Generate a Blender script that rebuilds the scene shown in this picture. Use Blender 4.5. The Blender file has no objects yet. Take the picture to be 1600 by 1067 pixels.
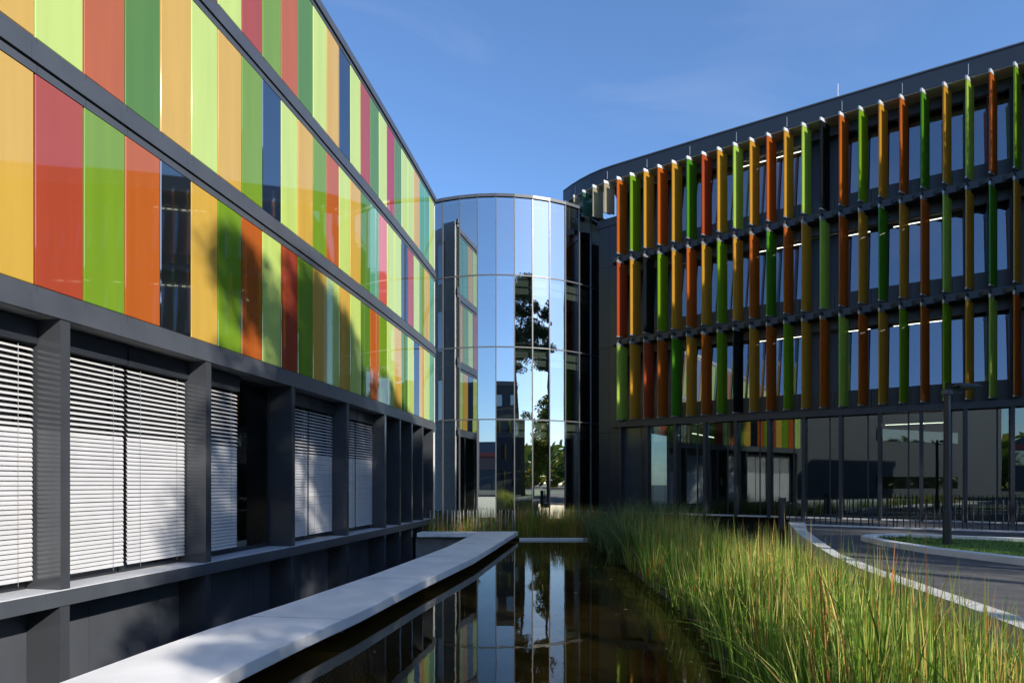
import bpy, bmesh, math, random
from mathutils import Vector
from mathutils.geometry import tessellate_polygon
R = math.radians
C = bpy.context.scene.collection
scene = bpy.context.scene
random.seed(7)

# ------------------------------------------------------------------ camera, sky, sun, exposure
EYE = 1.6
cam_d = bpy.data.cameras.new("camera"); cam = bpy.data.objects.new("camera", cam_d); C.objects.link(cam)
cam.location = (0, 0, EYE); cam.rotation_euler = (R(90), 0, 0)
cam_d.sensor_width = 36; cam_d.lens = 22.5; cam_d.shift_y = 221.5 / 1600
cam_d.clip_start = 0.1; cam_d.clip_end = 3000
scene.camera = cam

SUN_EL, SUN_PHI = 28.0, 48.0          # elevation; azimuth measured from +X towards -Y
sd = Vector((math.cos(R(SUN_PHI)) * math.cos(R(SUN_EL)), -math.sin(R(SUN_PHI)) * math.cos(R(SUN_EL)), math.sin(R(SUN_EL))))
w = bpy.data.worlds.new("World"); scene.world = w; w.use_nodes = True
nt = w.node_tree; bg = nt.nodes["Background"]
sky = nt.nodes.new("ShaderNodeTexSky"); sky.sky_type = 'NISHITA'; sky.sun_disc = False
sky.sun_elevation = R(SUN_EL); sky.sun_rotation = R(90 + SUN_PHI)
sky.air_density = 1.0; sky.dust_density = 0.4; sky.ozone_density = 6.5; sky.altitude = 60
# thin cirrus wisps mixed into the sky
tc = nt.nodes.new("ShaderNodeTexCoord"); mp = nt.nodes.new("ShaderNodeMapping")
mp.inputs["Scale"].default_value = (1.2, 2.4, 5.0); mp.inputs["Rotation"].default_value = (0.2, 0.35, 0.6)
nz = nt.nodes.new("ShaderNodeTexNoise"); nz.inputs["Scale"].default_value = 1.6; nz.inputs["Detail"].default_value = 7; nz.inputs["Distortion"].default_value = 0.8
rp = nt.nodes.new("ShaderNodeMapRange"); rp.inputs[1].default_value = 0.52; rp.inputs[2].default_value = 0.85; rp.inputs[4].default_value = 0.16
mx = nt.nodes.new("ShaderNodeMixRGB"); mx.inputs[2].default_value = (3.6, 3.8, 4.3, 1)
nt.links.new(tc.outputs["Generated"], mp.inputs[0]); nt.links.new(mp.outputs[0], nz.inputs[0])
nt.links.new(nz.outputs[0], rp.inputs[0]); nt.links.new(rp.outputs[0], mx.inputs[0])
nt.links.new(sky.outputs[0], mx.inputs[1]); nt.links.new(mx.outputs[0], bg.inputs[0])
bg.inputs[1].default_value = 0.135
sl = bpy.data.lights.new("sun", 'SUN'); sl.energy = 3.5; sl.angle = R(0.53); sl.color = (1.0, 0.93, 0.82)
so = bpy.data.objects.new("sun", sl); C.objects.link(so)
so.rotation_euler = sd.to_track_quat('Z', 'Y').to_euler(); so.location = (30, -35, 40)
scene.view_settings.view_transform = 'Standard'; scene.view_settings.look = 'None'
scene.view_settings.exposure = 0.86; scene.view_settings.gamma = 1.0
scene.render.engine = 'CYCLES'
cy = scene.cycles
cy.caustics_reflective = False; cy.caustics_refractive = False
cy.max_bounces = 10; cy.transparent_max_bounces = 24; cy.glossy_bounces = 6; cy.diffuse_bounces = 3
cy.use_denoising = True; cy.sample_clamp_indirect = 6

# ------------------------------------------------------------------ helpers
class B:
    """collects faces; build() links them as ONE mesh object"""
    def __init__(s): s.v = []; s.f = []; s.m = []
    def face(s, pts, mi=0):
        n = len(s.v); s.v += [tuple(p) for p in pts]; s.f.append(tuple(range(n, n + len(pts)))); s.m.append(mi)
    def hull8(s, p, mi=0):
        n = len(s.v); s.v += [tuple(q) for q in p]
        for f in ((0, 3, 2, 1), (4, 5, 6, 7), (0, 1, 5, 4), (1, 2, 6, 5), (2, 3, 7, 6), (3, 0, 4, 7)):
            s.f.append(tuple(n + i for i in f)); s.m.append(mi)
    def box(s, x0, x1, y0, y1, z0, z1, mi=0):
        s.hull8([(x0, y0, z0), (x1, y0, z0), (x1, y1, z0), (x0, y1, z0), (x0, y0, z1), (x1, y0, z1), (x1, y1, z1), (x0, y1, z1)], mi)
    def quadbox(s, q, z0, z1, mi=0):
        s.hull8([(p[0], p[1], z0) for p in q] + [(p[0], p[1], z1) for p in q], mi)
    def prism(s, poly, z0, z1, mi=0, cap=True):
        n = len(s.v); k = len(poly)
        s.v += [(p[0], p[1], z0) for p in poly] + [(p[0], p[1], z1) for p in poly]
        for i in range(k):
            j = (i + 1) % k; s.f.append((n + i, n + j, n + k + j, n + k + i)); s.m.append(mi)
        if cap:
            for t in tessellate_polygon([[Vector((p[0], p[1], 0)) for p in poly]]):
                s.f.append(tuple(n + i for i in t)); s.m.append(mi)
                s.f.append(tuple(n + k + i for i in t)); s.m.append(mi)
    def sheet(s, poly, z, holes=(), mi=0):
        loops = [poly] + list(holes); flat = [p for l in loops for p in l]; n = len(s.v)
        s.v += [(p[0], p[1], z) for p in flat]
        for t in tessellate_polygon([[Vector((p[0], p[1], 0)) for p in l] for l in loops]):
            a, b, c = [flat[i] for i in t]
            ar = (b[0] - a[0]) * (c[1] - a[1]) - (b[1] - a[1]) * (c[0] - a[0])
            s.f.append(tuple(n + i for i in (t if ar > 0 else t[::-1]))); s.m.append(mi)
    def tube(s, pts, rad, seg=8, mi=0, cap=True):
        rings = []
        for i, p in enumerate(pts):
            p = Vector(p); a = Vector(pts[max(i - 1, 0)]); b = Vector(pts[min(i + 1, len(pts) - 1)])
            d = (b - a).normalized(); u = d.orthogonal().normalized()
            if abs(d.z) > 0.8: u = (Vector((1, 0, 0)) - d * d.x).normalized()
            v = d.cross(u); r = rad[i] if isinstance(rad, (list, tuple)) else rad
            n = len(s.v); s.v += [tuple(p + (u * math.cos(t) + v * math.sin(t)) * r) for t in [2 * math.pi * j / seg for j in range(seg)]]
            rings.append(n)
        for i in range(len(rings) - 1):
            for j in range(seg):
                k = (j + 1) % seg; s.f.append((rings[i] + j, rings[i] + k, rings[i + 1] + k, rings[i + 1] + j)); s.m.append(mi)
        if cap:
            s.f.append(tuple(rings[0] + j for j in reversed(range(seg)))); s.m.append(mi)
            s.f.append(tuple(rings[-1] + j for j in range(seg))); s.m.append(mi)
    def mesh(s, name, mats, org=(0, 0, 0), smooth=False, fix=True):
        me = bpy.data.meshes.new(name)
        me.from_pydata([(v[0] - org[0], v[1] - org[1], v[2] - org[2]) for v in s.v], [], s.f)
        for m in (mats if isinstance(mats, (list, tuple)) else [mats]): me.materials.append(m)
        me.polygons.foreach_set("material_index", s.m)
        if fix:
            bm = bmesh.new(); bm.from_mesh(me); bmesh.ops.recalc_face_normals(bm, faces=bm.faces); bm.to_mesh(me); bm.free()
        if smooth: me.polygons.foreach_set("use_smooth", [True] * len(me.polygons))
        me.update(); return me
    def build(s, name, mats, parent=None, org=None, smooth=False, fix=True):
        if parent is not None: org = ORG[parent.name]
        elif org is None: org = (0, 0, 0)
        o = bpy.data.objects.new(name, s.mesh(name, mats, org, smooth, fix)); C.objects.link(o)
        if parent is not None: o.parent = parent
        else: o.location = org
        ORG[o.name] = tuple(org); return o
ORG = {}
def thing(name, label, cat, loc=(0, 0, 0), group=None):
    o = bpy.data.objects.new(name, None); C.objects.link(o); o.location = loc; o.empty_display_size = 0.3
    ORG[o.name] = tuple(loc); return tag(o, label, cat, group)
def tag(o, label=None, cat=None, group=None, kind=None):
    if label: o["label"] = label
    if cat: o["category"] = cat
    if group: o["group"] = group
    if kind: o["kind"] = kind
    return o
def link_mesh(name, me, parent, loc):
    o = bpy.data.objects.new(name, me); C.objects.link(o); o.parent = parent; o.location = loc; return o

def new_mat(name):
    m = bpy.data.materials.new(name); m.use_nodes = True; n = m.node_tree
    return m, n, n.nodes["Principled BSDF"]
def lin(r, g, b):
    f = lambda c: (c / 255 / 12.92) if c / 255 <= 0.04045 else ((c / 255 + 0.055) / 1.055) ** 2.4
    return (f(r), f(g), f(b), 1)
def surf(name, col, rough=0.5, spec=0.5, metal=0.0, var=0.12, scale=3.0, bump=0.0, bscale=40.0, stretch=(1, 1, 1), coat=0.0, rvar=0.0):
    m, n, p = new_mat(name)
    p.inputs["Roughness"].default_value = rough; p.inputs["Specular IOR Level"].default_value = spec
    p.inputs["Metallic"].default_value = metal; p.inputs["Coat Weight"].default_value = coat; p.inputs["Coat Roughness"].default_value = 0.02
    geo = n.nodes.new("ShaderNodeNewGeometry"); mp = n.nodes.new("ShaderNodeMapping"); mp.inputs["Scale"].default_value = stretch
    n.links.new(geo.outputs["Position"], mp.inputs[0])
    t = n.nodes.new("ShaderNodeTexNoise"); t.inputs["Scale"].default_value = scale; t.inputs["Detail"].default_value = 6
    n.links.new(mp.outputs[0], t.inputs[0])
    mr = n.nodes.new("ShaderNodeMapRange"); mr.inputs[1].default_value = 0.3; mr.inputs[2].default_value = 0.7
    mr.inputs[3].default_value = 1 - var; mr.inputs[4].default_value = 1 + var
    n.links.new(t.outputs[0], mr.inputs[0])
    mul = n.nodes.new("ShaderNodeMixRGB"); mul.blend_type = 'MULTIPLY'; mul.inputs[0].default_value = 1
    mul.inputs[1].default_value = (*col[:3], 1); n.links.new(mr.outputs[0], mul.inputs[2]); n.links.new(mul.outputs[0], p.inputs["Base Color"])
    if rvar:
        m2 = n.nodes.new("ShaderNodeMapRange"); m2.inputs[1].default_value = 0.3; m2.inputs[2].default_value = 0.7
        m2.inputs[3].default_value = max(rough - rvar, 0.01); m2.inputs[4].default_value = rough + rvar
        n.links.new(t.outputs[0], m2.inputs[0]); n.links.new(m2.outputs[0], p.inputs["Roughness"])
    if bump:
        t2 = n.nodes.new("ShaderNodeTexNoise"); t2.inputs["Scale"].default_value = bscale; t2.inputs["Detail"].default_value = 5
        n.links.new(mp.outputs[0], t2.inputs[0])
        b = n.nodes.new("ShaderNodeBump"); b.inputs["Strength"].default_value = bump; b.inputs["Distance"].default_value = 0.02
        n.links.new(t2.outputs[0], b.inputs["Height"]); n.links.new(b.outputs[0], p.inputs["Normal"])
    return m
def glass(name, tint, gcol, base, ior, rough=0.0, bump=0.0):
    m = bpy.data.materials.new(name); m.use_nodes = True; n = m.node_tree; n.nodes.remove(n.nodes["Principled BSDF"])
    out = n.nodes["Material Output"]
    tr = n.nodes.new("ShaderNodeBsdfTransparent"); tr.inputs[0].default_value = (*tint, 1)
    gl = n.nodes.new("ShaderNodeBsdfGlossy"); gl.inputs[0].default_value = (*gcol, 1); gl.inputs["Roughness"].default_value = rough
    fr = n.nodes.new("ShaderNodeFresnel"); fr.inputs[0].default_value = ior
    mr = n.nodes.new("ShaderNodeMapRange"); mr.inputs[3].default_value = base; mr.inputs[4].default_value = 1.0
    n.links.new(fr.outputs[0], mr.inputs[0])
    mixs = n.nodes.new("ShaderNodeMixShader"); n.links.new(mr.outputs[0], mixs.inputs[0])
    n.links.new(tr.outputs[0], mixs.inputs[1]); n.links.new(gl.outputs[0], mixs.inputs[2]); n.links.new(mixs.outputs[0], out.inputs[0])
    if bump:
        geo = n.nodes.new("ShaderNodeNewGeometry"); t = n.nodes.new("ShaderNodeTexNoise"); t.inputs["Scale"].default_value = 0.9; t.inputs["Detail"].default_value = 2
        mp = n.nodes.new("ShaderNodeMapping"); mp.inputs["Scale"].default_value = (1, 1, 0.35)
        n.links.new(geo.outputs["Position"], mp.inputs[0]); n.links.new(mp.outputs[0], t.inputs[0])
        b = n.nodes.new("ShaderNodeBump"); b.inputs["Strength"].default_value = bump; b.inputs["Distance"].default_value = 0.02
        n.links.new(t.outputs[0], b.inputs["Height"]); n.links.new(b.outputs[0], gl.inputs["Normal"]); n.links.new(b.outputs[0], fr.inputs["Normal"])
    return m
def leafmat(name, col, trans=0.35, rough=0.5, var=0.35, scale=1.2):
    m, n, p = new_mat(name); p.inputs["Roughness"].default_value = rough; p.inputs["Specular IOR Level"].default_value = 0.3
    geo = n.nodes.new("ShaderNodeNewGeometry"); t = n.nodes.new("ShaderNodeTexNoise"); t.inputs["Scale"].default_value = scale; t.inputs["Detail"].default_value = 4
    n.links.new(geo.outputs["Position"], t.inputs[0])
    mr = n.nodes.new("ShaderNodeMapRange"); mr.inputs[1].default_value = 0.3; mr.inputs[2].default_value = 0.7
    mr.inputs[3].default_value = 1 - var; mr.inputs[4].default_value = 1 + var; n.links.new(t.outputs[0], mr.inputs[0])
    mul = n.nodes.new("ShaderNodeMixRGB"); mul.blend_type = 'MULTIPLY'; mul.inputs[0].default_value = 1; mul.inputs[1].default_value = (*col, 1)
    n.links.new(mr.outputs[0], mul.inputs[2]); n.links.new(mul.outputs[0], p.inputs["Base Color"])
    tl = n.nodes.new("ShaderNodeBsdfTranslucent"); n.links.new(mul.outputs[0], tl.inputs[0])
    ms = n.nodes.new("ShaderNodeMixShader"); ms.inputs[0].default_value = trans
    n.links.new(p.outputs[0], ms.inputs[1]); n.links.new(tl.outputs[0], ms.inputs[2]); n.links.new(ms.outputs[0], n.nodes["Material Output"].inputs[0])
    return m
def emit(name, col, s):
    m, n, p = new_mat(name); p.inputs["Emission Color"].default_value = (*col, 1); p.inputs["Emission Strength"].default_value = s
    p.inputs["Base Color"].default_value = (0.8, 0.8, 0.8, 1); return m

# ------------------------------------------------------------------ materials
PAN = {  # back-painted facade glass
    'y': (0.54, 0.335, 0.06), 'o': (0.40, 0.098, 0.018), 'r': (0.33, 0.055, 0.026), 'g': (0.155, 0.27, 0.02), 'd': (0.085, 0.19, 0.02),
    'l': (0.46, 0.58, 0.15), 'b': (0.012, 0.022, 0.05), 't': (0.10, 0.30, 0.19), 'p': (0.52, 0.10, 0.08), 'c': (0.33, 0.03, 0.04), 'k': (0.010, 0.013, 0.015)}
MPAN = {}
NICE = {'y': 'yellow', 'o': 'orange', 'r': 'red', 'g': 'green', 'd': 'dark green', 'l': 'lime', 'b': 'dark blue', 't': 'teal', 'p': 'pink red', 'c': 'crimson', 'k': 'clear dark', 'w': 'clear grey'}
for k, c in PAN.items():
    MPAN[k] = surf("facade_glass_" + NICE[k].replace(' ', '_'), c, rough=0.03, spec=0.62, var=0.055, scale=1.6, stretch=(2.2, 2.2, 0.16))
    MPAN[k].node_tree.nodes["Principled BSDF"].inputs["IOR"].default_value = 1.7
    if k in 'bk': MPAN[k].node_tree.nodes["Principled BSDF"].inputs["IOR"].default_value = 2.8
charcoal = surf("charcoal_metal", (0.068, 0.076, 0.090), rough=0.36, spec=0.5, var=0.10, scale=1.5, rvar=0.06)
charcoal_dark = surf("dark_metal", (0.022, 0.026, 0.034), rough=0.4, var=0.15, scale=1.2)
charcoal_gloss = surf("glossy_charcoal_metal", (0.05, 0.055, 0.062), rough=0.16, spec=0.7, var=0.1, scale=1.2, rvar=0.05)
navy_wall = surf("blue_black_panel", (0.018, 0.024, 0.036), rough=0.35, var=0.12, scale=0.8)
black = surf("black_gap", (0.006, 0.006, 0.007), rough=0.8, var=0.2)
soffit_m = surf("perforated_soffit", (0.16, 0.16, 0.16), rough=0.6, var=0.2, scale=30)
sill_m = surf("pale_aluminium_sill", (0.62, 0.63, 0.65), rough=0.35, spec=0.5, var=0.08, scale=4)
alu = surf("aluminium", (0.33, 0.335, 0.34), rough=0.35, metal=0.6, var=0.08, scale=6)
tower_frame = surf("tower_frame_metal", (0.13, 0.13, 0.135), rough=0.35, metal=0.3, var=0.08, scale=6)
alu_light = surf("bright_aluminium", (0.62, 0.63, 0.64), rough=0.3, metal=0.3, var=0.1, scale=6)
slat_m = surf("blind_slat", (0.53, 0.53, 0.54), rough=0.38, spec=0.5, metal=0.0, var=0.05, scale=2)
white_render = surf("white_render", (0.72, 0.72, 0.69), rough=0.7, var=0.06, scale=1.5)
interior_m = surf("interior_plaster", (0.22, 0.22, 0.21), rough=0.8, var=0.12, scale=0.5)
ceiling_m = surf("interior_ceiling", (0.38, 0.39, 0.37), rough=0.8, var=0.1, scale=0.7)
win_glass = glass("window_glass", (0.45, 0.50, 0.50), (0.9, 0.93, 0.96), 0.06, 1.55, bump=0.02)
shop_glass = glass("shopfront_glass", (0.48, 0.54, 0.53), (0.70, 0.80, 0.80), 0.16, 1.55, bump=0.02)
coated_glass = glass("coated_window_glass", (0.42, 0.47, 0.50), (0.80, 0.86, 0.95), 0.26, 1.6, bump=0.02)
tower_glass = glass("mirror_tower_glass", (0.44, 0.50, 0.47), (0.86, 0.92, 0.97), 0.50, 1.5, bump=0.012)
concrete = surf("white_concrete", (0.80, 0.79, 0.77), rough=0.75, var=0.11, scale=1.1, bump=0.12, bscale=60)
concrete_grey = surf("grey_concrete", (0.22, 0.22, 0.21), rough=0.85, var=0.2, scale=1.5, bump=0.2)
FINC = {'y': (0.60, 0.33, 0.04), 'o': (0.52, 0.14, 0.02), 'r': (0.46, 0.09, 0.03), 'g': (0.22, 0.40, 0.02), 'd': (0.09, 0.30, 0.02), 'l': (0.42, 0.60, 0.10), 'k': (0.02, 0.025, 0.028), 'w': (0.42, 0.38, 0.26), 't': (0.06, 0.16, 0.12)}
MFIN = {}
for k, c in FINC.items():
    m = surf("fin_glass_" + NICE[k].replace(' ', '_'), c, rough=0.05, spec=0.55, var=0.04, scale=1.5)
    n = m.node_tree; p = n.nodes["Principled BSDF"]; tl = n.nodes.new("ShaderNodeBsdfTranslucent"); ms = n.nodes.new("ShaderNodeMixShader"); ms.inputs[0].default_value = 0.3
    src = p.inputs["Base Color"].links[0].from_socket
    n.links.new(src, tl.inputs[0]); n.links.new(p.outputs[0], ms.inputs[1]); n.links.new(tl.outputs[0], ms.inputs[2])
    tp = n.nodes.new("ShaderNodeBsdfTransparent"); tp.inputs[0].default_value = (*[min(1, 0.15 + v * 1.2) for v in c], 1)
    m3 = n.nodes.new("ShaderNodeMixShader"); m3.inputs[0].default_value = 0.45 if k in 'k' else 0.2
    n.links.new(ms.outputs[0], m3.inputs[1]); n.links.new(tp.outputs[0], m3.inputs[2]); n.links.new(m3.outputs[0], n.nodes["Material Output"].inputs[0])
    MFIN[k] = m

# ------------------------------------------------------------------ plan curves of the two facades
def march(X0, Y0, a, b, wd, k, steps=24):
    x, y = X0, Y0; du = k / steps
    for i in range(steps):
        t = a + b * (i + 0.5) * du; x += wd * math.sin(t) * du; y += wd * math.cos(t) * du
    return x, y, a + b * k
LA = (-7.7111, 10.3438, 0.18565, -0.0024337, 0.93916)
def LP(k, off=0.0):                       # off > 0 is outwards, towards the pond
    x, y, a = march(*LA, k); return (x + math.cos(a) * off, y - math.sin(a) * off)
RA = (4.4758, 31.1599, 2.174578, -0.00128547, 0.685043)
RND = [(4.4758, 31.1599), (3.98, 31.62), (3.54, 32.16), (3.14, 32.75), (2.78, 33.38), (2.50, 34.05), (2.32, 34.75)]
def RP(k, off=0.0):                       # off > 0 is outwards, towards the camera
    if k >= 0:
        x, y, a = march(*RA, k)
    else:
        i = min(int(-k), len(RND) - 2); t = -k - i
        x = RND[i][0] * (1 - t) + RND[i + 1][0] * t; y = RND[i][1] * (1 - t) + RND[i + 1][1] * t
        a = RA[2] + 0.10 * k
    return (x + math.cos(a) * off, y - math.sin(a) * off)
RS = 1.12                                  # the finned building stands a little farther and larger than its plan curve
def RPS(k, off=0.0):
    p = RP(k, off); return (p[0] * RS, p[1] * RS)
def strip(b, P, k0, k1, oin, oout, z0, z1, step=1.0, gap=0.0, mi=0):
    n = max(1, round((k1 - k0) / step)); h = (k1 - k0) / n
    if gap:
        for i in range(n):
            a, c = k0 + i * h + gap, k0 + (i + 1) * h - gap
            b.quadbox([P(a, oin), P(a, oout), P(c, oout), P(c, oin)], z0, z1, mi)
    else:
        ks = [k0 + i * h for i in range(n + 1)]
        b.prism([P(k, oout) for k in ks] + [P(k, oin) for k in reversed(ks)], z0, z1, mi)

# ------------------------------------------------------------------ pond outline data
LEDGE_BACK = [(-6.1, -6), (-5.95, 1), (-5.62, 4.8), (-5.29, 7.43), (-5.09, 8.83), (-4.84, 10.25), (-4.28, 12.7), (-3.56, 16.25), (-3.05, 19.3), (-2.41, 23.2), (-1.73, 29.75)]
LEDGE_FRONT = [(-4.15, -6), (-4.0, 2), (-3.72, 5.6), (-3.45, 8.2), (-3.16, 9.77), (-2.76, 11.56), (-2.19, 14.9), (-1.2, 20.0), (-0.65, 24.0), (0.18, 30.3)]
SHORE = [(1.6, -6), (1.9, 0), (2.55, 5), (2.95, 8), (3.12, 9.2), (3.44, 11.07), (3.62, 13.3), (3.7, 15.2), (3.66, 17.2), (3.9, 22.5), (3.75, 27), (4.0, 30.3)]
WALL_IN = [(4.0, -6), (4.25, 0), (4.65, 3.5), (5.1, 6.36), (5.38, 7.67), (5.62, 9.2), (5.96, 11.0), (6.45, 12.9), (7.1, 14.95), (8.2, 18.3), (10.44, 24.2)]
WALL_OUT = [(4.45, -6), (4.7, 0), (5.08, 3.5), (5.52, 6.85), (5.84, 8.73), (6.19, 10.66), (6.77, 13.2), (7.4, 15.0), (8.1, 17.0), (9.2, 20.0), (10.95, 23.9)]
WATER_Z = -1.1

# ------------------------------------------------------------------ ground, pond bed, water, paths
ground_m = surf("ground_soil", (0.10, 0.095, 0.07), rough=0.95, var=0.35, scale=0.6, bump=0.4, bscale=8)
lawn_m = surf("lawn_green", (0.11, 0.20, 0.028), rough=0.9, var=0.4, scale=1.5, bump=0.6, bscale=25)
asphalt = surf("asphalt", (0.085, 0.085, 0.087), rough=0.85, var=0.3, scale=2.5, bump=0.35, bscale=120)
bed_m = surf("pond_mud", (0.085, 0.06, 0.018), rough=0.9, var=0.5, scale=1.2, bump=0.4, bscale=5)
reedsoil_m = surf("reed_bed_soil", (0.05, 0.04, 0.025), rough=0.95, var=0.4, scale=3, bump=0.5, bscale=20)
hole = [(-10.2, -8), (4.45, -8)] + WALL_OUT + [RPS(12, 0.1)] + [RPS(k, 0.1) for k in range(11, -1, -1)] + [(4.0, 36.6), (-5.2, 38.0), LP(25.2, -0.9), LP(12, -1.0), LP(0, -1.0)]
b = B(); b.sheet([(-600, -600), (600, -600), (600, 600), (-600, 600)], 0.0, holes=[hole])
tag(b.build("ground", ground_m), kind="structure")
b = B(); b.sheet([(-14, -9), (13, -9), (13, 36), (-14, 36)], -2.6); tag(b.build("pond_bed", bed_m), kind="structure")
mid = [((a[0] + c[0]) / 2, (a[1] + c[1]) / 2) for a, c in zip(LEDGE_BACK[:10], LEDGE_FRONT)]
mid = [(LEDGE_FRONT[i][0] - 0.75, LEDGE_FRONT[i][1]) for i in range(len(LEDGE_FRONT) - 1)] + [(-0.5, 30.2)]
b = B(); b.sheet(mid[::-1] + [(p[0] + 0.35, p[1]) for p in SHORE], WATER_Z)
water_m = glass("pond_water", (0.60, 0.49, 0.22), (0.80, 0.82, 0.80), 0.0, 1.36)
n = water_m.node_tree; gl = [q for q in n.nodes if q.type == 'BSDF_GLOSSY'][0]
geo = n.nodes.new("ShaderNodeNewGeometry"); t = n.nodes.new("ShaderNodeTexNoise"); t.inputs["Scale"].default_value = 2.2; t.inputs["Detail"].default_value = 3
bp = n.nodes.new("ShaderNodeBump"); bp.inputs["Strength"].default_value = 0.055; bp.inputs["Distance"].default_value = 0.02
n.links.new(geo.outputs["Position"], t.inputs[0]); n.links.new(t.outputs[0], bp.inputs["Height"]); n.links.new(bp.outputs[0], gl.inputs["Normal"])
mixw = [q for q in n.nodes if q.type == 'MIX_SHADER'][0]; trw = [q for q in n.nodes if q.type == 'BSDF_TRANSPARENT'][0]
df = n.nodes.new("ShaderNodeBsdfDiffuse"); df.inputs[0].default_value = (0.085, 0.060, 0.016, 1)      # murk in the water
mk = n.nodes.new("ShaderNodeMixShader"); mk.inputs[0].default_value = 0.15
n.links.new(trw.outputs[0], mk.inputs[1]); n.links.new(df.outputs[0], mk.inputs[2]); n.links.new(mk.outputs[0], mixw.inputs[1])
tag(b.build("water", water_m, fix=False), kind="structure")
b = B(); b.sheet(SHORE + [(4.1, 36.1)] + [RPS(k, 0.05) for k in (0, 3, 6, 9, 12)] + WALL_IN[::-1], -1.0)
for a, c in zip(SHORE[:-1], SHORE[1:]):
    b.face([(a[0] + .01, a[1], -1.0), (c[0] + .01, c[1], -1.0), (c[0] - .30, c[1], -1.40), (a[0] - .30, a[1], -1.40)])
tag(b.build("reed_bed_ground", reedsoil_m, fix=False), kind="structure")
b = B(); b.sheet([(-5.0, 30.9), (0.2, 30.5), (4.1, 30.5), (4.1, 38.6), (-6.0, 38.6)], -1.03); tag(b.build("planting_bed_ground", reedsoil_m), kind="structure")
b = B(); b.sheet([(-11, -6)] + [(p[0] + 0.4, p[1]) for p in LEDGE_BACK] + [(-1.7, 30.2), (-4.6, 30.2), LP(15, -1)], -2.4); tag(b.build("light_well_floor", surf("light_well_gravel", (0.06, 0.06, 0.06), rough=0.95, var=0.4, scale=8)), kind="structure")
# path sheet on the ground right of the wall
path_poly = WALL_OUT + [RPS(12, 0.0)] + [RPS(k, -0.2) for k in range(13, 46, 3)] + [(46, -20), (4.45, -20)]
b = B(); b.sheet(path_poly, 0.005); tag(b.build("path", asphalt), kind="structure")
b = B(); b.sheet([(8, -60), (70, -60), (70, -1.5), (40, 1.0), (14, -2.5), (8, -5)], 0.010); tag(b.build("lawn", lawn_m), kind="structure")
# submerged concrete step along the shore
b = B()
for i in range(3, len(SHORE) - 3):
    a, c = SHORE[i], SHORE[i + 1]; b.quadbox([(a[0] - 0.72, a[1]), (c[0] - 0.72, c[1]), (c[0] + 0.1, c[1]), (a[0] + 0.1, a[1])], -1.9, -1.30 - 0.004 * (i % 2))
tag(b.build("submerged_step", surf("algae_concrete", (0.50, 0.42, 0.18), rough=0.9, var=0.55, scale=1.6)), "algae stained concrete step under water along the reed bank", "step")

# ------------------------------------------------------------------ left building: coloured glass facade
LB = thing("office_building", "dark building with bands of yellow, green, orange and red glass panels beside the pond", "building", (-8.6, 10.0, 0))
K0, K1 = -4.0, 25.25
ROWS = {4.80: 'yyyyrgokygolrgylygoglyglbylt', 8.80: 'ylyyloglyg', 12.80: ''}
rowC = ['l', 'o', 'g', 'y', 'r', 'g', 'o', 'k', 'y', 'g', 'o', 'l', 'r', 'g', 'y', 'l', 'y', 'l', 'd', 'o', 'g', 'l', 'y', 'd', 'l', 'b', 'y', 'l', 't']
rowB = ['g', 'l', 'y', 'y', 'l', 'o', 'd', 'y', 'l', 'y', 'g', 'b', 'l', 'y', 'g', 'o', 'l', 'y', 'd', 't', 'p', 'l', 'l', 'b', 'r', 'l', 'g', 'y', 't']
rowA = ['y', 'g', 'o', 'l', 'y', 'd', 'l', 'o', 'o', 'l', 'r', 'g', 'o', 'd', 'l', 'y', 'b', 'l', 'r', 'd', 'l', 'c', 'd', 'l', 'l', 'y', 't', 't', 'l']
# index 3 of every list is the panel between joints -1 and 0
LZ = (4.80, 8.80, 12.80); PH = 3.43
for L, row in zip(LZ, (rowC, rowB, rowA)):
    for i, c in enumerate(row):
        ka, kb = i - 4 + 0.013, i - 3 - 0.013
        if kb > K1: kb = K1
        t1, t2, t3 = [random.uniform(-1, 1) for _ in range(3)]
        bb = B(); e = 0.0036
        P = lambda k, o: LP(k, o)
        a0, a1, c0, c1 = P(ka, -0.05), P(ka, t1 * e), P(kb, t2 * e), P(kb, -0.05)
        a1t, c0t = P(ka, t3 * e), P(kb, (t2 + t3 - t1) * e)
        z0, z1 = L + 0.006, L + PH - 0.006
        bb.hull8([(*a0, z0), (*a1, z0), (*c0, z0), (*c1, z0), (*a0, z1), (*a1t, z1), (*c0t, z1), (*c1, z1)])
        o = bb.build("glass_panel", MPAN[c], LB)
        md = o.modifiers.new("edge", "BEVEL"); md.width = 0.012; md.segments = 1; md.limit_method = "ANGLE"
        o["label"] = NICE[c] + " glass facade panel"
bb = B(); strip(bb, LP, K0, K1, -0.16, -0.055, 4.7, 16.4, 1.0); bb.build("backing_wall", black, LB)
for L in LZ:
    b1 = B(); strip(b1, LP, K0, K1, -0.052, 0.004, L - 0.125, L - 0.004, 1.0, 0.006)
    if L > 5: strip(b1, LP, K0, K1, -0.052, 0.004, L - 0.57, L - 0.43, 1.0, 0.006)
    b1.build("joint_strip", charcoal, LB)
    b1 = B(); zt, zb = (L - 0.13, L - 0.40) if L > 5 else (L - 0.13, L - 0.43)
    strip(b1, LP, K0, K1, -0.054, 0.045, zb, zt, 1.89, 0.003); b1.build("spandrel_band", charcoal, LB)
b1 = B(); strip(b1, LP, K0, K1, -0.052, 0.004, 16.24, 16.37, 1.0, 0.006); b1.build("joint_strip", charcoal, LB)
b1 = B(); strip(b1, LP, K0, K1, -0.054, 0.06, 16.40, 16.66, 1.89, 0.003); b1.build("roof_coping", charcoal, LB)
ks = [K0 + (K1 - K0) * i / 10 for i in range(11)]
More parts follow.
